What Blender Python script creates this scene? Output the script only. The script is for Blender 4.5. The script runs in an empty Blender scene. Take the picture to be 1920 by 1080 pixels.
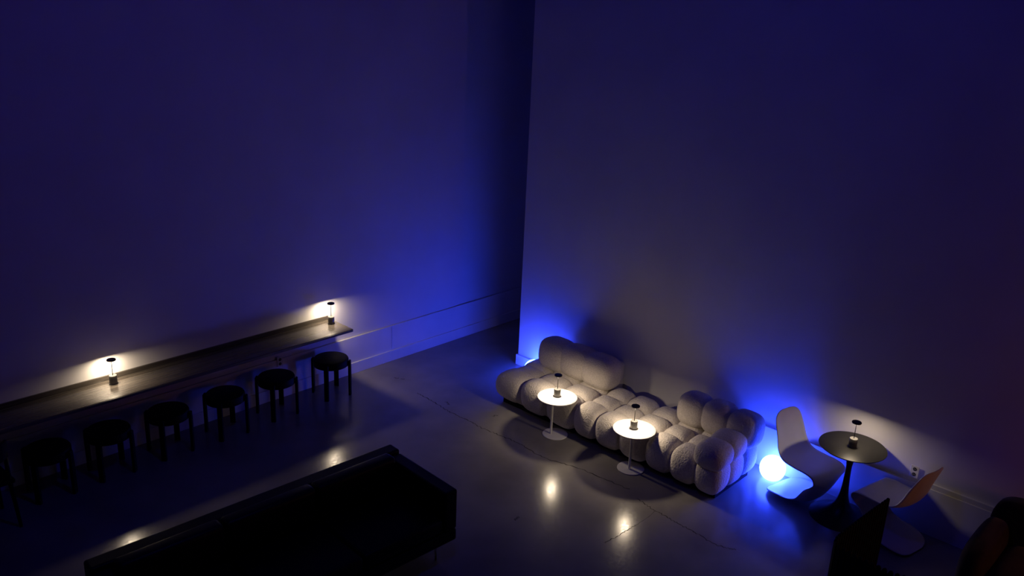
import bpy, bmesh, math, random
from mathutils import Vector, Matrix

random.seed(7)
scene = bpy.context.scene
COL = scene.collection
PI = math.pi

# ------------------------------------------------------------------ camera
CAM_H = 4.5
YAW, PITCH, ROLL = math.radians(47.387), math.radians(18.507), math.radians(2.5465)
FPX = 1639.4
fwd = Vector((math.sin(YAW)*math.cos(PITCH), math.cos(YAW)*math.cos(PITCH), -math.sin(PITCH)))
rgt = Vector((math.cos(YAW), -math.sin(YAW), 0.0))
upv = rgt.cross(fwd)
r2 = rgt*math.cos(ROLL) + upv*math.sin(ROLL)
u2 = -rgt*math.sin(ROLL) + upv*math.cos(ROLL)
cam_data = bpy.data.cameras.new('camera')
cam_data.sensor_width = 36.0
cam_data.lens = FPX/1920*36.0
cam_data.clip_start = 0.05
cam_data.clip_end = 100
cam = bpy.data.objects.new('camera', cam_data)
COL.objects.link(cam)
cam.matrix_world = Matrix(((r2.x, u2.x, -fwd.x, 0), (r2.y, u2.y, -fwd.y, 0), (r2.z, u2.z, -fwd.z, CAM_H), (0, 0, 0, 1)))
scene.camera = cam

# ------------------------------------------------------------------ world, exposure
world = bpy.data.worlds.new('world')
scene.world = world
world.use_nodes = True
world.node_tree.nodes['Background'].inputs[0].default_value = (0.0, 0.0, 0.0, 1)
world.node_tree.nodes['Background'].inputs[1].default_value = 0.0
scene.view_settings.view_transform = 'Standard'
scene.view_settings.look = 'None'
scene.view_settings.exposure = 0.0
scene.view_settings.gamma = 1.0
scene.view_settings.use_curve_mapping = False
scene.cycles.use_denoising = True
scene.cycles.max_bounces = 6
scene.cycles.diffuse_bounces = 4
scene.cycles.sample_clamp_indirect = 4.0
scene.cycles.caustics_reflective = True
scene.cycles.blur_glossy = 1.0
scene.cycles.caustics_refractive = False

LAMP_STRENGTH = 450.0          # warm table lamps (radiance of the led disc)
LAMP_COLOR = (1.0, 0.80, 0.56)
GLOBE_STRENGTH = 62.0        # blue floor globes
GLOBE_COLOR = (0.020, 0.050, 1.0)

# ------------------------------------------------------------------ materials
def mat(name, color, rough=0.5, metal=0.0, spec=0.5, emit=None, emit_s=0.0, coat=0.0, sheen=0.0):
    m = bpy.data.materials.new(name)
    m.use_nodes = True
    b = m.node_tree.nodes['Principled BSDF']
    b.inputs['Base Color'].default_value = (*color, 1)
    b.inputs['Roughness'].default_value = rough
    b.inputs['Metallic'].default_value = metal
    b.inputs['Specular IOR Level'].default_value = spec
    b.inputs['Coat Weight'].default_value = coat
    b.inputs['Sheen Weight'].default_value = sheen
    if emit:
        b.inputs['Emission Color'].default_value = (*emit, 1)
        b.inputs['Emission Strength'].default_value = emit_s
    return m

def add_noise_color(m, c1, c2, scale=4.0, detail=6.0, lo=0.35, hi=0.65, coord='Object'):
    nt = m.node_tree
    b = nt.nodes['Principled BSDF']
    tc = nt.nodes.new('ShaderNodeTexCoord')
    nz = nt.nodes.new('ShaderNodeTexNoise')
    nz.inputs['Scale'].default_value = scale
    nz.inputs['Detail'].default_value = detail
    rp = nt.nodes.new('ShaderNodeValToRGB')
    rp.color_ramp.elements[0].position = lo
    rp.color_ramp.elements[0].color = (*c1, 1)
    rp.color_ramp.elements[1].position = hi
    rp.color_ramp.elements[1].color = (*c2, 1)
    nt.links.new(tc.outputs[coord], nz.inputs['Vector'])
    nt.links.new(nz.outputs['Fac'], rp.inputs['Fac'])
    nt.links.new(rp.outputs['Color'], b.inputs['Base Color'])
    return tc, nz

def add_bump(m, scale, strength, dist=0.01, detail=3.0, coord='Object'):
    nt = m.node_tree
    b = nt.nodes['Principled BSDF']
    tc = nt.nodes.new('ShaderNodeTexCoord')
    nz = nt.nodes.new('ShaderNodeTexNoise')
    nz.inputs['Scale'].default_value = scale
    nz.inputs['Detail'].default_value = detail
    bp = nt.nodes.new('ShaderNodeBump')
    bp.inputs['Strength'].default_value = strength
    bp.inputs['Distance'].default_value = dist
    nt.links.new(tc.outputs[coord], nz.inputs['Vector'])
    nt.links.new(nz.outputs['Fac'], bp.inputs['Height'])
    nt.links.new(bp.outputs['Normal'], b.inputs['Normal'])

M = {}
M['wall'] = mat('wall_paint', (0.78, 0.76, 0.75), 0.75, spec=0.25)
add_noise_color(M['wall'], (0.75, 0.73, 0.72), (0.80, 0.78, 0.77), 1.5, 4)
M['dark_paint'] = mat('dark_hall_paint', (0.06, 0.06, 0.065), 0.8, spec=0.2)
add_noise_color(M['dark_paint'], (0.05, 0.05, 0.055), (0.07, 0.07, 0.075), 1.5, 3)
M['trim'] = mat('trim_paint', (0.80, 0.78, 0.77), 0.5, spec=0.35)
add_noise_color(M['trim'], (0.76, 0.74, 0.73), (0.82, 0.80, 0.79), 3, 4)
M['floor'] = mat('polished_concrete', (0.35, 0.33, 0.31), 0.22, spec=0.5)
def floor_nodes(m):
    nt = m.node_tree
    b = nt.nodes['Principled BSDF']
    tc, nz = add_noise_color(m, (0.19, 0.177, 0.163), (0.31, 0.292, 0.27), 1.1, 9, 0.32, 0.68)
    n2 = nt.nodes.new('ShaderNodeTexNoise')
    n2.inputs['Scale'].default_value = 35
    n2.inputs['Detail'].default_value = 6
    mr = nt.nodes.new('ShaderNodeMapRange')
    mr.inputs['From Min'].default_value = 0.3
    mr.inputs['From Max'].default_value = 0.7
    mr.inputs['To Min'].default_value = 0.17
    mr.inputs['To Max'].default_value = 0.26
    nt.links.new(tc.outputs['Object'], n2.inputs['Vector'])
    nt.links.new(n2.outputs['Fac'], mr.inputs['Value'])
    nt.links.new(mr.outputs['Result'], b.inputs['Roughness'])
    bp = nt.nodes.new('ShaderNodeBump')
    bp.inputs['Strength'].default_value = 0.05
    bp.inputs['Distance'].default_value = 0.003
    nt.links.new(n2.outputs['Fac'], bp.inputs['Height'])
    nt.links.new(bp.outputs['Normal'], b.inputs['Normal'])
floor_nodes(M['floor'])
M['crack'] = mat('floor_crack', (0.05, 0.045, 0.04), 0.8, spec=0.1)
add_noise_color(M['crack'], (0.03, 0.028, 0.025), (0.08, 0.07, 0.06), 30, 3)
M['boucle'] = mat('cream_boucle', (0.70, 0.64, 0.58), 0.95, spec=0.1, sheen=0.25)
add_noise_color(M['boucle'], (0.62, 0.565, 0.51), (0.76, 0.70, 0.64), 90, 3)
add_bump(M['boucle'], 62, 0.85, 0.010, 2)
M['under'] = mat('black_plinth', (0.01, 0.01, 0.01), 0.8, spec=0.1)
add_noise_color(M['under'], (0.008, 0.008, 0.008), (0.014, 0.014, 0.014), 20, 3)
M['leather'] = mat('black_leather', (0.008, 0.008, 0.008), 0.45, spec=0.2)
add_noise_color(M['leather'], (0.003, 0.003, 0.003), (0.005, 0.005, 0.005), 14, 4)
add_bump(M['leather'], 220, 0.15, 0.002)
M['chrome'] = mat('chrome', (0.75, 0.75, 0.75), 0.15, metal=1.0)
add_noise_color(M['chrome'], (0.70, 0.70, 0.70), (0.78, 0.78, 0.78), 8, 2)
M['satin'] = mat('dark_anodised_metal', (0.1, 0.1, 0.1), 0.35, spec=0.6)
add_noise_color(M['satin'], (0.085, 0.083, 0.08), (0.10, 0.097, 0.093), 12, 2)
M['black_metal'] = mat('black_metal', (0.010, 0.010, 0.010), 0.4, spec=0.4)
add_noise_color(M['black_metal'], (0.008, 0.008, 0.008), (0.013, 0.013, 0.013), 25, 3)
M['black_lacquer'] = mat('black_lacquer', (0.035, 0.034, 0.033), 0.36, spec=0.4)
add_noise_color(M['black_lacquer'], (0.011, 0.0105, 0.010), (0.014, 0.0135, 0.013), 6, 3)
M['black_wood'] = mat('black_stained_wood', (0.008, 0.008, 0.008), 0.6, spec=0.15)
add_noise_color(M['black_wood'], (0.003, 0.003, 0.003), (0.006, 0.006, 0.006), 18, 5)
M['shelf'] = mat('dark_wood', (0.09, 0.075, 0.06), 0.20, spec=0.8)
def shelf_nodes(m):
    nt = m.node_tree
    b = nt.nodes['Principled BSDF']
    tc = nt.nodes.new('ShaderNodeTexCoord')
    mp = nt.nodes.new('ShaderNodeMapping')
    mp.inputs['Scale'].default_value = (1.2, 28, 28)
    nz = nt.nodes.new('ShaderNodeTexNoise')
    nz.inputs['Scale'].default_value = 1.6
    nz.inputs['Detail'].default_value = 7
    rp = nt.nodes.new('ShaderNodeValToRGB')
    rp.color_ramp.elements[0].position = 0.3
    rp.color_ramp.elements[0].color = (0.05, 0.042, 0.036, 1)
    rp.color_ramp.elements[1].position = 0.7
    rp.color_ramp.elements[1].color = (0.10, 0.086, 0.072, 1)
    nt.links.new(tc.outputs['Object'], mp.inputs['Vector'])
    nt.links.new(mp.outputs['Vector'], nz.inputs['Vector'])
    nt.links.new(nz.outputs['Fac'], rp.inputs['Fac'])
    nt.links.new(rp.outputs['Color'], b.inputs['Base Color'])
shelf_nodes(M['shelf'])
M['white_metal'] = mat('white_powder_coat', (0.78, 0.76, 0.72), 0.45, spec=0.4)
add_noise_color(M['white_metal'], (0.84, 0.82, 0.78), (0.88, 0.86, 0.82), 10, 2)
M['white_plastic'] = mat('white_plastic', (0.74, 0.72, 0.71), 0.38, spec=0.4)
add_noise_color(M['white_plastic'], (0.72, 0.70, 0.69), (0.76, 0.74, 0.73), 5, 3)
M['brown_velvet'] = mat('brown_velvet', (0.06, 0.035, 0.022), 0.9, spec=0.1, sheen=0.2)
add_noise_color(M['brown_velvet'], (0.022, 0.013, 0.009), (0.040, 0.024, 0.016), 12, 4)
M['outlet'] = mat('outlet_plastic', (0.72, 0.71, 0.68), 0.4)
add_noise_color(M['outlet'], (0.70, 0.69, 0.66), (0.74, 0.73, 0.70), 10, 2)
M['outlet_dark'] = mat('outlet_slots', (0.03, 0.03, 0.03), 0.6)
add_noise_color(M['outlet_dark'], (0.02, 0.02, 0.02), (0.04, 0.04, 0.04), 10, 2)
M['cable'] = mat('white_cable', (0.6, 0.6, 0.6), 0.5)
add_noise_color(M['cable'], (0.58, 0.58, 0.58), (0.62, 0.62, 0.62), 10, 2)
M['led'] = mat('led_panel', (0.9, 0.9, 0.9), 0.5, emit=LAMP_COLOR, emit_s=LAMP_STRENGTH)
M['globe'] = mat('blue_globe', (0.9, 0.9, 0.9), 0.4, emit=GLOBE_COLOR, emit_s=GLOBE_STRENGTH)
M['led_dim'] = mat('led_panel_dimmed', (0.9, 0.9, 0.9), 0.5, emit=LAMP_COLOR, emit_s=LAMP_STRENGTH*0.55)
M['amber'] = mat('amber_globe', (0.9, 0.9, 0.9), 0.4, emit=(1.0, 0.30, 0.10), emit_s=27.0)
M['violet'] = mat('violet_fill', (0.9, 0.9, 0.9), 0.4, emit=(0.025, 0.032, 1.0), emit_s=38.0)  # glow of the added fill lamp overhead

# ------------------------------------------------------------------ mesh helpers
def link(o):
    COL.objects.link(o)
    return o

def from_bm(name, bm, m, parent=None, loc=(0, 0, 0), smooth=False, rot=None):
    bmesh.ops.recalc_face_normals(bm, faces=bm.faces)
    me = bpy.data.meshes.new(name)
    bm.to_mesh(me)
    bm.free()
    me.materials.append(M[m])
    if smooth:
        me.polygons.foreach_set('use_smooth', [True]*len(me.polygons))
    o = bpy.data.objects.new(name, me)
    o.location = loc
    if rot:
        o.rotation_euler = rot
    if parent:
        o.parent = parent
    return link(o)

def from_mesh(name, me, parent=None, loc=(0, 0, 0), rot=None):
    o = bpy.data.objects.new(name, me)
    o.location = loc
    if rot:
        o.rotation_euler = rot
    if parent:
        o.parent = parent
    return link(o)

def bm_box(bm, x0, x1, y0, y1, z0, z1, bevel=0.0, seg=2):
    r = bmesh.ops.create_cube(bm, size=1.0)
    vs = r['verts']
    for v in vs:
        v.co = Vector(((x0+x1)/2 + v.co.x*(x1-x0), (y0+y1)/2 + v.co.y*(y1-y0), (z0+z1)/2 + v.co.z*(z1-z0)))
    if bevel > 0:
        es = list({e for v in vs for e in v.link_edges})
        bmesh.ops.bevel(bm, geom=es, offset=bevel, segments=seg, profile=0.5, affect='EDGES', clamp_overlap=True)
    return bm

def box(name, m, x0, x1, y0, y1, z0, z1, parent=None, bevel=0.0, seg=2, smooth=False):
    # the object's origin stays at the parent's origin
    bm = bmesh.new()
    bm_box(bm, x0, x1, y0, y1, z0, z1, bevel, seg)
    return from_bm(name, bm, m, parent, smooth=smooth)

def bm_lathe(bm, prof, seg=40, cx=0.0, cy=0.0):
    rings = []
    for (r, z) in prof:
        if r < 1e-6:
            rings.append([bm.verts.new((cx, cy, z))])
        else:
            rings.append([bm.verts.new((cx + r*math.cos(2*PI*k/seg), cy + r*math.sin(2*PI*k/seg), z)) for k in range(seg)])
    for a, b in zip(rings[:-1], rings[1:]):
        for k in range(seg):
            k2 = (k+1) % seg
            if len(a) == 1 and len(b) == 1:
                continue
            if len(a) == 1:
                bm.faces.new((a[0], b[k], b[k2]))
            elif len(b) == 1:
                bm.faces.new((a[k], b[0], a[k2]))
            else:
                bm.faces.new((a[k], b[k], b[k2], a[k2]))
    return bm

def lathe(name, m, prof, seg=40, parent=None, loc=(0, 0, 0), smooth=True, cx=0.0, cy=0.0):
    bm = bmesh.new()
    bm_lathe(bm, prof, seg, cx, cy)
    o = from_bm(name, bm, m, parent, loc)
    if smooth:
        o.data.polygons.foreach_set('use_smooth', [True]*len(o.data.polygons))
        try:
            o.data.set_sharp_from_angle(angle=math.radians(40))
        except Exception:
            pass
    return o

def bm_tube(bm, pts, rad, seg=10, cap=True):
    pts = [Vector(p) for p in pts]
    rings = []
    for i, p in enumerate(pts):
        t = (pts[min(i+1, len(pts)-1)] - pts[max(i-1, 0)]).normalized()
        a = Vector((0, 0, 1)) if abs(t.z) < 0.9 else Vector((1, 0, 0))
        n = t.cross(a).normalized()
        b = t.cross(n)
        rr = rad[i] if isinstance(rad, (list, tuple)) else rad
        rings.append([bm.verts.new(p + n*rr*math.cos(2*PI*k/seg) + b*rr*math.sin(2*PI*k/seg)) for k in range(seg)])
    for a, b in zip(rings[:-1], rings[1:]):
        for k in range(seg):
            bm.faces.new((a[k], a[(k+1) % seg], b[(k+1) % seg], b[k]))
    if cap:
        bm.faces.new(rings[0])
        bm.faces.new(rings[-1])
    return bm

def tube(name, m, pts, rad, parent=None, seg=10):
    bm = bmesh.new()
    bm_tube(bm, pts, rad, seg)
    return from_bm(name, bm, m, parent, smooth=True)

def sgnpow(v, e):
    return math.copysign(abs(v)**e, v)

def super_mesh(name, m, a, b, c, n_plan=3.0, n_vert=2.5, nu=36, nv=22):
    # superellipsoid: squarish in plan, domed in height
    e1, e2 = 2.0/n_vert, 2.0/n_plan
    bm = bmesh.new()
    rings = []
    for j in range(nv+1):
        ph = -PI/2 + PI*j/nv
        cz, sz = sgnpow(math.cos(ph), e1), sgnpow(math.sin(ph), e1)
        if j in (0, nv):
            rings.append([bm.verts.new((0, 0, c*sz))])
        else:
            rings.append([bm.verts.new((a*cz*sgnpow(math.cos(2*PI*k/nu), e2), b*cz*sgnpow(math.sin(2*PI*k/nu), e2), c*sz)) for k in range(nu)])
    for r, s in zip(rings[:-1], rings[1:]):
        for k in range(nu):
            k2 = (k+1) % nu
            if len(r) == 1:
                bm.faces.new((r[0], s[k], s[k2]))
            elif len(s) == 1:
                bm.faces.new((r[k], s[0], r[k2]))
            else:
                bm.faces.new((r[k], s[k], s[k2], r[k2]))
    bmesh.ops.recalc_face_normals(bm, faces=bm.faces)
    me = bpy.data.meshes.new(name)
    bm.to_mesh(me)
    bm.free()
    me.materials.append(M[m])
    me.polygons.foreach_set('use_smooth', [True]*len(me.polygons))
    return me

def tag(o, label=None, cat=None, group=None, kind=None):
    if label: o['label'] = label
    if cat: o['category'] = cat
    if group: o['group'] = group
    if kind: o['kind'] = kind
    return o

def empty(name, loc, rz=0.0, label=None, cat=None, group=None):
    o = bpy.data.objects.new(name, None)
    o.empty_display_size = 0.1
    o.location = loc
    o.rotation_euler = (0, 0, rz)
    tag(o, label, cat, group)
    return link(o)

def copy_tree(o, loc=None, rz=None, label=None, parent=None):
    c = o.copy()
    link(c)
    if parent: c.parent = parent
    if loc is not None: c.location = loc
    if rz is not None: c.rotation_euler = (0, 0, rz)
    if label: c['label'] = label
    for ch in list(o.children):
        copy_tree(ch, parent=c)
    return c

def catmull(pts, n):
    pts = [tuple(p) for p in pts]
    out = []
    P = [pts[0]] + pts + [pts[-1]]
    for i in range(1, len(P)-2):
        for k in range(n):
            t = k/n
            q = []
            for d in range(len(P[0])):
                p0, p1, p2, p3 = P[i-1][d], P[i][d], P[i+1][d], P[i+2][d]
                q.append(0.5*((2*p1) + (-p0+p2)*t + (2*p0-5*p1+4*p2-p3)*t*t + (-p0+3*p1-3*p2+p3)*t**3))
            out.append(tuple(q))
    out.append(pts[-1])
    return out

# ------------------------------------------------------------------ the room
XL, XR = -5.0, 11.5
YN, YF = -5.0, 8.11           # far wall on the picture's left side stands at YF
XW = 7.725                    # wall on the picture's right side
YE = 6.945                    # its free end; a passage lies beyond
ZC = 7.2

def struct(o):
    o['kind'] = 'structure'
    return o

struct(box('floor', 'floor', XL-0.2, XR+0.2, YN-0.2, YF+0.3, -0.2, 0.0))
struct(box('ceiling', 'dark_paint', XL-0.2, XR+0.2, YN-0.2, YF+0.3, ZC, ZC+0.2))
wl = struct(box('wall_left', 'wall', XL-0.2, 7.69, YF, YF+0.3, 0, ZC))
box('wall_panel', 'wall', 7.694, XR+0.2, YF+0.006, YF+0.3, 0, ZC, parent=wl)
struct(box('wall_right', 'wall', XW, XR, YN, YE, 0, ZC))
struct(box('wall_end', 'wall', XR, XR+0.2, YN-0.2, YF, 0, ZC))
struct(box('wall_back', 'dark_paint', XL-0.2, XL, YN-0.2, YF, 0, ZC))
struct(box('wall_front', 'dark_paint', XL, XR, YN-0.2, YN, 0, ZC))
# left wall: wainscot ledge and baseboard
struct(box('trim_1', 'trim', XL, 6.57, YF-0.026, YF, 0.0, 0.472, bevel=0.004))
struct(box('trim_2', 'trim', 6.573, XR, YF-0.022, YF, 0.0, 0.472, bevel=0.004))
struct(box('baseboard_left', 'trim', XL, XR, YF-0.042, YF-0.0222, 0.0, 0.142, bevel=0.004))
# right wall: low ledge along the seats, baseboard towards the passage
struct(box('trim_3', 'trim', XW-0.028, XW, YN, 3.62, 0.0, 0.452, bevel=0.003))
struct(box('trim_4', 'trim', XW-0.020, XW, YN, 1.96, 0.453, 0.500, bevel=0.003))
struct(box('baseboard_right', 'trim', XW-0.028, XW, 3.623, YE+0.017, 0.0, 0.135, bevel=0.003))

# cracks and a saw cut in the concrete, as pieces of the floor
fl = bpy.data.objects['floor']
def crack(pts, w, z=0.0004, seed=1):
    rnd = random.Random(seed)
    pts = catmull(pts, 14)
    bm = bmesh.new()
    prev = None
    for i, p in enumerate(pts):
        a = Vector(pts[max(i-1, 0)]); b = Vector(pts[min(i+1, len(pts)-1)])
        t = (b-a).normalized()
        n = Vector((-t.y, t.x))
        j = rnd.uniform(-1, 1)*w*0.9
        ww = w*rnd.uniform(0.35, 1.0)
        c = Vector(p) + n*j
        l, r_ = c+n*ww/2, c-n*ww/2
        cur = (bm.verts.new((l.x, l.y, z)), bm.verts.new((r_.x, r_.y, z)),
               bm.verts.new((l.x, l.y, -0.002)), bm.verts.new((r_.x, r_.y, -0.002)))
        if prev:
            bm.faces.new((prev[0], cur[0], cur[1], prev[1]))
            bm.faces.new((prev[0], prev[2], cur[2], cur[0]))
            bm.faces.new((prev[1], cur[1], cur[3], prev[3]))
        prev = cur
    return from_bm('floor_crack', bm, 'crack', fl)
crack([(6.184, 7.136), (6.168, 6.807), (6.140, 6.505), (6.143, 6.205), (6.138, 5.990), (6.172, 5.698), (6.183, 5.435), (6.157, 5.111), (6.260, 4.699), (6.308, 4.139)], 0.013, seed=0)
crack([(6.232, 3.989), (6.192, 3.778), (6.172, 3.558), (6.157, 3.320), (6.138, 3.063), (6.204, 2.916)], 0.013, seed=1)
crack([(5.434, 3.765), (5.614, 3.749), (5.765, 3.742), (5.856, 3.737)], 0.010, seed=2)
crack([(5.856, 3.737), (6.045, 3.735), (6.181, 3.752)], 0.004, seed=3)

crack([(6.260, 7.652), (6.269, 7.623), (6.293, 7.602)], 0.016, seed=20)
crack([(6.303, 7.572), (6.312, 7.543), (6.327, 7.531)], 0.016, seed=21)
crack([(6.283, 6.742), (6.264, 6.685), (6.259, 6.652)], 0.016, seed=22)
crack([(6.421, 6.113), (6.462, 6.111), (6.484, 6.091)], 0.016, seed=23)
crack([(5.109, 4.547), (5.145, 4.548), (5.178, 4.552)], 0.016, seed=24)

# ------------------------------------------------------------------ wall bar: shelf, brackets, outlet
SH_Z = 0.79
bar = empty('bar_shelf', (4.0, YF, 0), label='long dark wooden wall-mounted bar shelf holding two small lamps', cat='shelf')
def lbox(name, m, x0, x1, y0, y1, z0, z1, parent, origin, **k):
    ox, oy = origin
    return box(name, m, x0-ox, x1-ox, y0-oy, y1-oy, z0, z1, parent, **k)
SO = (4.0, YF)
lbox('shelf_board', 'shelf', -1.2, 5.66, 7.655, YF-0.002, SH_Z-0.035, SH_Z, bar, SO, bevel=0.005)
lbox('backsplash', 'shelf', -1.2, 5.63, YF-0.022, YF-0.002, SH_Z+0.0005, SH_Z+0.045, bar, SO, bevel=0.003)
lbox('edge_strip', 'satin', -1.2, 5.655, 7.648, 7.6545, SH_Z-0.03, SH_Z-0.004, bar, SO, bevel=0.002)
def bracket(x):
    bm = bmesh.new()
    prof = [(0.0, 0.0), (-0.36, 0.0), (-0.36, -0.03), (-0.30, -0.055), (-0.16, -0.10), (-0.06, -0.16), (0.0, -0.22)]
    w = 0.045
    A = [bm.verts.new((x-SO[0]-w/2, -0.001+p[0], SH_Z-0.0355+p[1])) for p in prof]
    B = [bm.verts.new((x-SO[0]+w/2, -0.001+p[0], SH_Z-0.0355+p[1])) for p in prof]
    bm.faces.new(A); bm.faces.new(list(reversed(B)))
    for i in range(len(prof)):
        j = (i+1) % len(prof)
        bm.faces.new((A[i], A[j], B[j], B[i]))
    return from_bm('bracket', bm, 'black_wood', bar)
for bx in (1.62, 2.38, 3.10, 3.81, 4.62, 5.48):
    bracket(bx)

def outlet(loc, rz, label, w=0.075, h=0.118):
    e = empty('wall_outlet', loc, rz, label, 'outlet')
    box('cover_plate', 'outlet', -w/2, w/2, -0.007, 0, -h/2, h/2, e, bevel=0.004)
    for s in (-1, 1):
        bm = bmesh.new()
        bm_lathe(bm, [(0, 0.0095), (0.0165, 0.0095), (0.0175, 0.007), (0.0175, 0.0)], 20)
        o = from_bm('receptacle', bm, 'outlet_dark', e, (0, 0, s*0.026), rot=(PI/2, 0, 0))
        for t in (-1, 1):
            box('slot', 'outlet', t*0.006-0.0012, t*0.006+0.0012, -0.004, 0.005, 0.0096, 0.0102, o)
    return e
outlet((4.95, YF-0.0262, 0.445), 0.0, 'white two-socket wall outlet on the ledge below the bar shelf')

# ------------------------------------------------------------------ stools
def make_stool(loc, rz, label):
    e = empty('round_stool', loc, rz, label, 'stool', 'black round stools lined up under the bar shelf')
    R_, HT = 0.200, 0.455
    lathe('seat', 'black_wood', [(0, HT), (R_-0.03, HT), (R_-0.008, HT-0.006), (R_, HT-0.02), (R_, HT-0.085), (R_-0.012, HT-0.092), (0, HT-0.092)], 48, e)
    for k in range(4):
        a = PI/4 + k*PI/2
        bm = bmesh.new()
        rr0, rr1 = R_+0.004, R_+0.022
        # flat bent-wood leg, outside the seat rim at the top
        t = Vector((-math.sin(a), math.cos(a), 0)); d = Vector((math.cos(a), math.sin(a), 0))
        hw = 0.027
        prof = [(0.0, rr0+0.001, rr0+0.026), (HT-0.09, rr0, rr0+0.026), (HT-0.03, rr0, rr0+0.024), (HT-0.022, rr0+0.003, rr0+0.02)]
        prev = None
        for (z, a0, a1) in prof:
            c = [bm.verts.new(d*a0 + t*hw + Vector((0, 0, z))), bm.verts.new(d*a1 + t*hw*0.85 + Vector((0, 0, z))),
                 bm.verts.new(d*a1 - t*hw*0.85 + Vector((0, 0, z))), bm.verts.new(d*a0 - t*hw + Vector((0, 0, z)))]
            if prev:
                for i in range(4):
                    bm.faces.new((prev[i], prev[(i+1) % 4], c[(i+1) % 4], c[i]))
            else:
                bm.faces.new(c)
            prev = c
        bm.faces.new(prev)
        from_bm('leg', bm, 'black_wood', e)
    return e
stool_x = [(2.33, 7.765), (2.88, 7.765), (3.47, 7.765), (4.08, 7.745), (4.705, 7.77), (5.44, 7.79)]
stool_labels = [
    'black round stool next to the black chair at the far left of the bar',
    'second black round stool from the left under the bar shelf',
    'third black round stool from the left, just right of the left shelf lamp',
    'fourth black round stool from the left under the bar shelf',
    'black round stool directly below the white wall outlet',
    'black round stool at the right end of the bar shelf']
st0 = None
for i, (x, y) in enumerate(stool_x):
    rz = [-0.08, -0.03, 0.03, 0.0, 0.02, -0.10][i]
    if st0 is None:
        st0 = make_stool((x, y, 0), rz, stool_labels[i])
    else:
        copy_tree(st0, (x, y, 0), rz, stool_labels[i])

# black chair cut by the left picture edge
def make_side_chair(loc, rz, label):
    e = empty('side_chair', loc, rz, label, 'chair')
    box('seat', 'black_wood', -0.21, 0.21, -0.21, 0.21, 0.43, 0.47, e, bevel=0.012)
    bm = bmesh.new()
    pr = None
    for k in range(13):
        a = -0.9 + 1.8*k/12
        c = [Vector((0.23*math.sin(a), -0.23*math.cos(a)+r*0 - 0.0, 0)) for r in (0,)][0]
        n = Vector((math.sin(a), -math.cos(a), 0))
        cur = [bm.verts.new(c + Vector((0, 0, 0.66))), bm.verts.new(c + n*0.022 + Vector((0, 0, 0.66))),
               bm.verts.new(c + n*0.03 + Vector((0, 0, 0.82))), bm.verts.new(c + n*0.008 + Vector((0, 0, 0.82)))]
        if pr:
            for i in range(4):
                bm.faces.new((pr[i], pr[(i+1) % 4], cur[(i+1) % 4], cur[i]))
        else:
            bm.faces.new(cur)
        pr = cur
    bm.faces.new(pr)
    from_bm('backrest', bm, 'black_wood', e, smooth=False)
    for sx in (-1, 1):
        for sy in (-1, 1):
            top = 0.66 if sy < 0 else 0.44
            tube('leg', 'black_wood', [(sx*0.20, sy*0.20, 0.0), (sx*0.175, sy*0.175, 0.45), (sx*0.172, sy*0.172, top)], [0.014, 0.019, 0.017], e, 10)
    return e
make_side_chair((1.72, 7.56, 0), 0.05, 'black chair cut off by the left edge beside the bar shelf')

# ------------------------------------------------------------------ lamps
def make_lamp(loc, label, rz=0.0, led='led'):
    e = empty('table_lamp', loc, rz, label, 'lamp', 'small cordless table lamps')
    lathe('base', 'satin', [(0, 0.0), (0.041, 0.0), (0.041, 0.006), (0.0365, 0.009), (0.0365, 0.082), (0.034, 0.086), (0, 0.086)], 40, e)
    lathe('stem', 'black_metal', [(0.0035, 0.0865), (0.0035, 0.246)], 12, e)
    sh = lathe('shade', 'black_metal', [(0.0037, 0.2425), (0.030, 0.2425), (0.0305, 0.240), (0.042, 0.240), (0.0425, 0.243), (0.0425, 0.249), (0.040, 0.252), (0, 0.253)], 40, e)
    lathe('led_panel', led, [(0.0045, 0.2415), (0.0295, 0.2415)], 32, sh)
    # switch button on the base top
    lathe('switch', 'chrome', [(0.004, 0.0), (0.004, 0.003), (0, 0.0035)], 12, e, loc=(0.016, -0.008, 0.0862))
    return e
T1 = (6.625, 5.365); T2 = (6.645, 4.37)
TZ = 0.45
TUL = (7.40, 2.505); TUZ = 0.735
L0 = make_lamp((3.06, 7.975, SH_Z+0.0005), 'small lamp glowing on the left part of the bar shelf')
copy_tree(L0, (5.575, 7.960, SH_Z+0.0005), 0.3, 'small lamp glowing at the right end of the bar shelf')
copy_tree(L0, (T1[0]+0.005, T1[1]+0.01, TZ+0.0005), 1.0, 'small lamp on the white side table before the left sofa seat')
copy_tree(L0, (T2[0]+0.00, T2[1]+0.01, TZ+0.0005), 2.0, 'small lamp on the white side table before the middle of the sofa')
make_lamp((TUL[0]-0.01, TUL[1]+0.0, TUZ+0.0005), rz=0.6, label= 'small lamp standing on the black pedestal table', led='led_dim')

def globe(loc, label):
    e = empty('globe_lamp', loc, 0, label, 'lamp', 'blue glowing floor globes')
    prof = [(0, 0.004)]
    R_ = 0.128
    for k in range(0, 19):
        a = -1.05 + (PI/2+1.05)*k/18
        prof.append((R_*abs(math.cos(a))**0.85 if k < 18 else 0.0, 0.118 + 0.128*math.sin(a)))
    lathe('globe_shade', 'globe', prof, 40, e)
    lathe('foot_ring', 'white_plastic', [(0.04, 0.0), (0.058, 0.0), (0.058, 0.0035), (0.04, 0.0035)], 32, e)
    return e
globe((7.545, 3.285, 0), 'glowing blue-white globe lamp on the floor between sofa and white chair')
globe((7.53, 6.495, 0), 'blue globe lamp half hidden behind the left end of the cream sofa')

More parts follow.
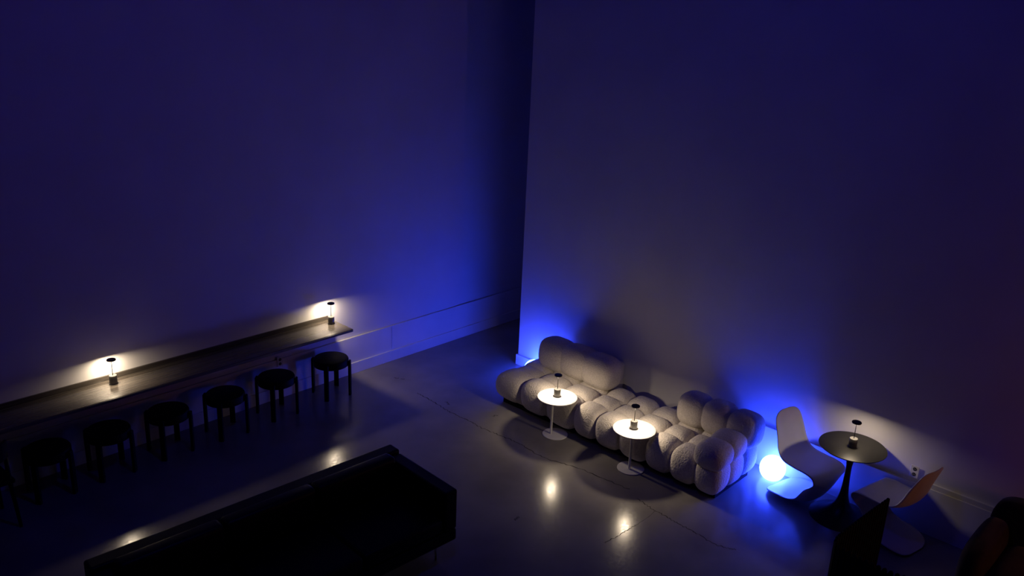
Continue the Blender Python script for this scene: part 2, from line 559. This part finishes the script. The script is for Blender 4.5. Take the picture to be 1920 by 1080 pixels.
# ------------------------------------------------------------------ white side tables
def side_table(loc, off, label):
    e = empty('side_table', (loc[0], loc[1], 0), 0, label, 'table', 'white round side tables before the sofa')
    lathe('table_top', 'white_metal', [(0, TZ-0.012), (0.205, TZ-0.012), (0.214, TZ-0.009), (0.2155, TZ-0.003), (0.213, TZ), (0, TZ)], 64, e)
    lathe('stem', 'white_metal', [(0.0135, 0.0085), (0.0135, TZ-0.0122)], 20, e, cx=off[0], cy=off[1])
    lathe('base_plate', 'white_metal', [(0, 0.0), (0.136, 0.0), (0.138, 0.002), (0.138, 0.006), (0.136, 0.008), (0, 0.008)], 56, e)
    return e
side_table(T1, (-0.030, 0.035), 'white round side table with lamp before the left sofa seat')
side_table(T2, (-0.025, 0.0), 'white round side table with lamp before the sofa middle')

# ------------------------------------------------------------------ cream bubble sofa
SX0, SX1 = 6.655, 7.47      # front / back of the seats
Y_L, Y_A, Y_B, Y_R = 6.36, 5.18, 4.25, 3.42
sofa = empty('bubble_sofa', (7.05, 4.80, 0), 0, 'cream boucle modular sofa of puffy tufted bubbles along the right wall', 'sofa')
SOX, SOY = 7.05, 4.80
D3 = (SX1-SX0)/3
def module(ys, flat=False):
    ylo, yhi = min(ys), max(ys)
    core = lbox('seat_module', 'boucle', SX0+0.09, SX1-0.07, ylo+0.07, yhi-0.07, 0.075, 0.29, sofa, (SOX, SOY), bevel=0.03)
    lbox('plinth', 'under', SX0+0.13, SX1-0.05, ylo+0.06, yhi-0.06, 0.0, 0.0745, core, (SOX, SOY), bevel=0.004)
    rnd = random.Random(int(ylo*100))
    for j in range(3):
        w = abs(ys[j+1]-ys[j])
        cy = (ys[j+1]+ys[j])/2
        soft = flat and j == 0
        kx = 1.40 if soft else 1.13
        h = 0.165 if soft else 0.187
        me = super_mesh('tufted_bubble', 'boucle', D3/2*kx, w/2*1.09, h, 3.9, 2.6)
        me2 = super_mesh('tufted_bubble', 'boucle', D3/2*(kx+0.02), w/2*1.09, h+0.004, 3.6, 2.6)
        for i in range(3):
            cx = SX0 + D3*(i+0.5) + (0.02 if i == 0 else 0) + ((kx-1.13)*D3/2*(1-i) if soft else 0)
            top = 0.425 + rnd.uniform(-0.008, 0.008) - (0.012 if i == 1 else 0) - (0.03 if soft else 0)
            from_mesh('tufted_bubble', me2 if i == 0 else me, core, (cx-SOX, cy-SOY, top-h),
                      (rnd.uniform(-0.03, 0.03), rnd.uniform(-0.03, 0.03), rnd.uniform(-0.03, 0.03)))
    return core
module([Y_L, 5.96, 5.57, Y_A], True)
module([Y_A, 4.89, 4.58, Y_B])
module([Y_B, 3.96, 3.68, Y_R])
def backrest(y0, y1, over, b0=0.12, b1=0.01, bz=0.60, x=7.33, z0=0.36, z1=0.735, thick=0.155, lean=0.10):
    ylo, yhi = min(y0, y1), max(y0, y1)
    w = (yhi-ylo)/3
    h = (z1-z0)/2
    core = lbox('backrest', 'boucle', x-0.07, x+0.07, ylo+0.08, yhi-0.08, z0+0.06, z1-0.09, sofa, (SOX, SOY), bevel=0.04)
    lbox('light_blocker', 'boucle', x+0.115, 7.69, ylo+b0, yhi-b1, 0.08, bz, core, (SOX, SOY), bevel=0.05, seg=4, smooth=True)  # added block hidden behind the backrest, stops globe light along the wall
    me = super_mesh('backrest_bubble', 'boucle', thick, w/2*over, h, 3.4, 2.9)
    for j in range(3):
        k = 1-abs(j-1)
        sh = (over-1)*w/2*(0 if j == 1 else (0.55 if j == 0 else -0.55))
        from_mesh('backrest_bubble', me, core, (x-SOX, ylo+w*(j+0.5)+sh-SOY, (z0+z1)/2 + 0.008*k), (0, lean, 0))
    return core
backrest(5.13, 6.17, 1.30, z1=0.75, thick=0.16)
backrest(Y_R-0.05, Y_B+0.01, 1.14, b0=0.30, b1=0.08, bz=0.52, z1=0.72)
arm = lbox('armrest', 'boucle', 6.78, 7.20, Y_R+0.06, Y_R+0.24, 0.36, 0.50, sofa, (SOX, SOY), bevel=0.04)
ame = super_mesh('armrest_bubble', 'boucle', 0.175, 0.165, 0.130, 3.2, 2.6)
for k, (cx, dz) in enumerate(((6.80, 0.0), (7.05, 0.01))):
    from_mesh('armrest_bubble', ame, arm, (cx-SOX, Y_R+0.135-SOY, 0.445+dz), (0.0, -0.04, 0.04))

# ------------------------------------------------------------------ S-shaped white chairs
def s_chair(loc, rz, label):
    # local: +x is where the sitter faces
    e = empty('cantilever_chair', loc, rz, label, 'chair', 'white one-piece cantilever chairs at the pedestal table')
    # (x, z, half width, cross curvature along the surface normal)
    ctrl = [(-0.305, 0.832, 0.050, 0.004), (-0.303, 0.827, 0.100, 0.010), (-0.298, 0.810, 0.145, 0.016), (-0.288, 0.770, 0.180, 0.022), (-0.270, 0.70, 0.198, 0.034), (-0.245, 0.61, 0.210, 0.045),
            (-0.217, 0.515, 0.224, 0.050), (-0.165, 0.435, 0.235, 0.050), (-0.08, 0.395, 0.245, 0.045), (0.05, 0.390, 0.25, 0.040),
            (0.17, 0.405, 0.25, 0.025), (0.255, 0.400, 0.245, 0.005), (0.295, 0.350, 0.238, -0.03), (0.285, 0.270, 0.222, -0.07),
            (0.245, 0.185, 0.205, -0.10), (0.195, 0.110, 0.20, -0.10), (0.13, 0.060, 0.228, -0.075), (0.03, 0.044, 0.25, -0.045),
            (-0.10, 0.040, 0.252, -0.034), (-0.20, 0.030, 0.225, -0.022), (-0.255, 0.020, 0.175, -0.012), (-0.278, 0.014, 0.10, -0.006)]
    P = catmull(ctrl, 5)
    ns = 18
    bm = bmesh.new()
    rows = []
    for i, (x, z, hw, cv) in enumerate(P):
        a = P[max(i-1, 0)]; b = P[min(i+1, len(P)-1)]
        tx, tz = b[0]-a[0], b[1]-a[1]
        L = math.hypot(tx, tz) or 1
        nx, nz = -tz/L, tx/L      # normal pointing to the sitter's side
        row = []
        for k in range(ns+1):
            s = -1 + 2*k/ns
            c = cv*abs(s)**2.4
            px, pz = x + nx*c, z + nz*c
            row.append(bm.verts.new((px, s*hw*(1-0.06*abs(cv)/0.1*abs(s)**3), max(pz, 0.0035))))
        rows.append(row)
    for r, s_ in zip(rows[:-1], rows[1:]):
        for k in range(ns):
            bm.faces.new((r[k], r[k+1], s_[k+1], s_[k]))
    o = from_bm('shell', bm, 'white_plastic', e, smooth=True)
    md = o.modifiers.new('thick', 'SOLIDIFY')
    md.thickness = 0.007
    md.offset = 0
    return e
s_chair((7.41, 2.915, 0), -PI/2 - 0.20, 'white S-shaped chair beside the glowing floor globe')
s_chair((7.385, 2.06, 0), PI/2 - 0.20, 'white S-shaped chair on the far right of the pedestal table')

# ------------------------------------------------------------------ pedestal table
e = empty('pedestal_table', (TUL[0], TUL[1], 0), 0, 'round black pedestal table with trumpet base between the white chairs', 'table')
lathe('table_top', 'black_lacquer', [(0, TUZ-0.022), (0.255, TUZ-0.022), (0.285, TUZ-0.014), (0.297, TUZ-0.004), (0.295, TUZ), (0, TUZ)], 72, e)
prof = []
for k in range(21):
    t = k/20
    z = 0.002 + t*(TUZ-0.0245)
    r = 0.022 + 0.205*math.exp(-t*11) + 0.055*math.exp(-t*4.2) + 0.045*max(0, t-0.72)**1.6/0.28**1.6*1.0
    prof.append((r, z))
prof = [(0, 0.0), (prof[0][0]-0.002, 0.0)] + prof + [(0, TUZ-0.0225)]
lathe('trumpet_base', 'black_metal', prof, 56, e)

# small plate with socket and raceway on the ledge behind the right chair
outlet((XW-0.0205, 2.03, 0.56), -PI/2, 'white wall outlet above the ledge behind the right white chair', 0.075, 0.118)

# ------------------------------------------------------------------ near black sofa
bs = empty('leather_sofa', (3.06, 5.01, 0), math.radians(-2.8), 'low black leather three-seat sofa on thin metal legs in the foreground', 'sofa')
W2, D2 = 1.30, 0.46
lo = dict(bevel=0.02, seg=3)
box('base_frame', 'leather', -W2, W2, -D2, D2, 0.19, 0.30, bs, **lo)
box('back', 'leather', -W2, W2, D2-0.14, D2, 0.302, 0.70, bs, **lo)
for s in (-1, 1):
    x0, x1 = (W2-0.13, W2) if s > 0 else (-W2, -W2+0.13)
    box('armrest', 'leather', x0, x1, -D2, D2-0.142, 0.302, 0.67, bs, **lo)
for k in range(3):
    w = (2*W2-0.27)/3
    x0 = -W2+0.135 + k*w
    box('seat_cushion', 'leather', x0+0.003, x0+w-0.003, -D2+0.005, D2-0.285, 0.302, 0.44, bs, bevel=0.035, seg=4, smooth=True)
    o = box('back_cushion', 'leather', x0+0.003, x0+w-0.003, D2-0.28, D2-0.142, 0.442, 0.735, bs, bevel=0.04, seg=4, smooth=True)
for sx in (-1, 1):
    for sy in (-1, 1):
        bm = bmesh.new()
        bm_tube(bm, [(sx*(W2-0.14), sy*(D2-0.10), 0.0), (sx*(W2-0.14), sy*(D2-0.10), 0.1895)], [0.008, 0.012], 12)
        from_bm('leg', bm, 'chrome', bs, smooth=True)

# ------------------------------------------------------------------ black slatted screen, bottom right
SCZ = 0.90
scr = empty('slatted_screen', (5.9, 1.75, 0), 0, 'black screen of upright rounded slats at the bottom right', 'screen')
path = catmull([(6.45, 1.845), (6.1, 1.875), (5.74, 1.90), (5.61, 1.895), (5.555, 1.85), (5.535, 1.76), (5.525, 1.60), (5.525, 1.46), (5.54, 1.38), (5.56, 1.20), (5.57, 1.0)], 24)
acc, pts, nxt, pitch = 0.0, [], 0.0, 0.042
for a, b in zip(path[:-1], path[1:]):
    A, B = Vector(a), Vector(b)
    L = (B-A).length
    while nxt <= acc+L and L > 0:
        pts.append((A.lerp(B, (nxt-acc)/L), (B-A).normalized()))
        nxt += pitch
    acc += L
bm = bmesh.new()
hw, hd = 0.0165, 0.011
prof = [(-hw, -hd), (hw, -hd), (hw, hd*0.4), (hw*0.6, hd), (-hw*0.6, hd), (-hw, hd*0.4)]
lev = [(0.0, 1.0), (SCZ-0.018, 1.0), (SCZ-0.006, 0.85), (SCZ, 0.45)]
prev = None
for (z, k) in lev:
    cur = [bm.verts.new((p[0]*k, p[1]*(0.5+0.5*k), z)) for p in prof]
    if prev:
        for i in range(6):
            bm.faces.new((prev[i], prev[(i+1) % 6], cur[(i+1) % 6], cur[i]))
    else:
        bm.faces.new(cur)
    prev = cur
bm.faces.new(prev)
slat0 = None
for (p, t) in pts:
    rz = math.atan2(t.y, t.x)
    if slat0 is None:
        slat0 = from_bm('slat', bm, 'black_wood', scr, (p.x-5.9, p.y-1.75, 0), rot=(0, 0, rz))
    else:
        from_mesh('slat', slat0.data, scr, (p.x-5.9, p.y-1.75, 0), (0, 0, rz))
bm = bmesh.new()
prev = None
for (p, t) in pts:
    n = Vector((-t.y, t.x))
    q = p - n*0.0
    c = [bm.verts.new((q.x+n.x*s-5.9, q.y+n.y*s-1.75, z)) for (s, z) in ((-0.003, 0.02), (0.003, 0.02), (0.003, SCZ-0.03), (-0.003, SCZ-0.03))]
    if prev:
        for i in range(4):
            bm.faces.new((prev[i], prev[(i+1) % 4], c[(i+1) % 4], c[i]))
    else:
        bm.faces.new(c)
    prev = c
bm.faces.new(prev)
from_bm('fabric_backing', bm, 'black_wood', scr)

# ------------------------------------------------------------------ brown lounge chair at the right edge
br = empty('lounge_chair', (7.15, 0.85, 0), 0, 'dark brown upholstered lounge chair cut off at the right edge', 'armchair')
def sup(name, m, loc, abc, n1, n2, parent, rot=None):
    return from_mesh(name, super_mesh(name, m, *abc, n1, n2), parent, loc, rot)
box('base', 'brown_velvet', -0.34, 0.44, -0.46, 0.40, 0.0, 0.24, br, bevel=0.06, seg=4, smooth=True)
sup('seat_cushion', 'brown_velvet', (-0.04, -0.03, 0.33), (0.40, 0.34, 0.105), 4, 3, br)
sup('armrest', 'brown_velvet', (0.0, 0.40, 0.30), (0.46, 0.115, 0.29), 3.2, 3, br)
sup('armrest', 'brown_velvet', (0.0, -0.46, 0.30), (0.46, 0.115, 0.29), 3.2, 3, br)
sup('backrest', 'brown_velvet', (0.38, -0.03, 0.38), (0.115, 0.505, 0.36), 7, 5, br, (0, 0.08, 0))

# ------------------------------------------------------------------ out of frame: amber floor lamp, and an added violet fill lamp
def floor_lamp(loc, label):
    e = empty('floor_lamp', loc, 0, label, 'lamp')
    lathe('base', 'black_metal', [(0, 0), (0.14, 0), (0.14, 0.012), (0.02, 0.02), (0, 0.02)], 32, e)
    lathe('pole', 'black_metal', [(0.010, 0.0205), (0.010, 1.05)], 12, e)
    lathe('globe_shade', 'amber', [(0, 1.0502)] + [(0.11*math.cos(a), 1.16+0.11*math.sin(a)) for a in [(-85+10*k)*PI/180 for k in range(17)]] + [(0, 1.27)], 32, e)
    return e
floor_lamp((7.25, -0.95, 0), 'amber floor lamp beyond the right edge of the picture')

def fill_lamp(loc, label):  # added unseen source, raises the blue-violet light on the walls
    e = empty('added_fill_lamp', loc, 0, label, 'lamp')
    lathe('fill_shade', 'violet', [(0, -0.16)] + [(0.16*math.cos(a), 0.16*math.sin(a)) for a in [(-80+10*k)*PI/180 for k in range(17)]] + [(0, 0.16)], 32, e)
    lathe('cord', 'black_metal', [(0.004, 0.1605), (0.004, ZC-loc[2])], 8, e)
    lathe('ceiling_rose', 'black_metal', [(0.0042, ZC-loc[2]-0.02), (0.05, ZC-loc[2]-0.02), (0.05, ZC-loc[2])], 24, e)
    return e
fill_lamp((3.4, 3.6, 5.6), 'added violet fill lamp above the frame, lifting the light on the walls')
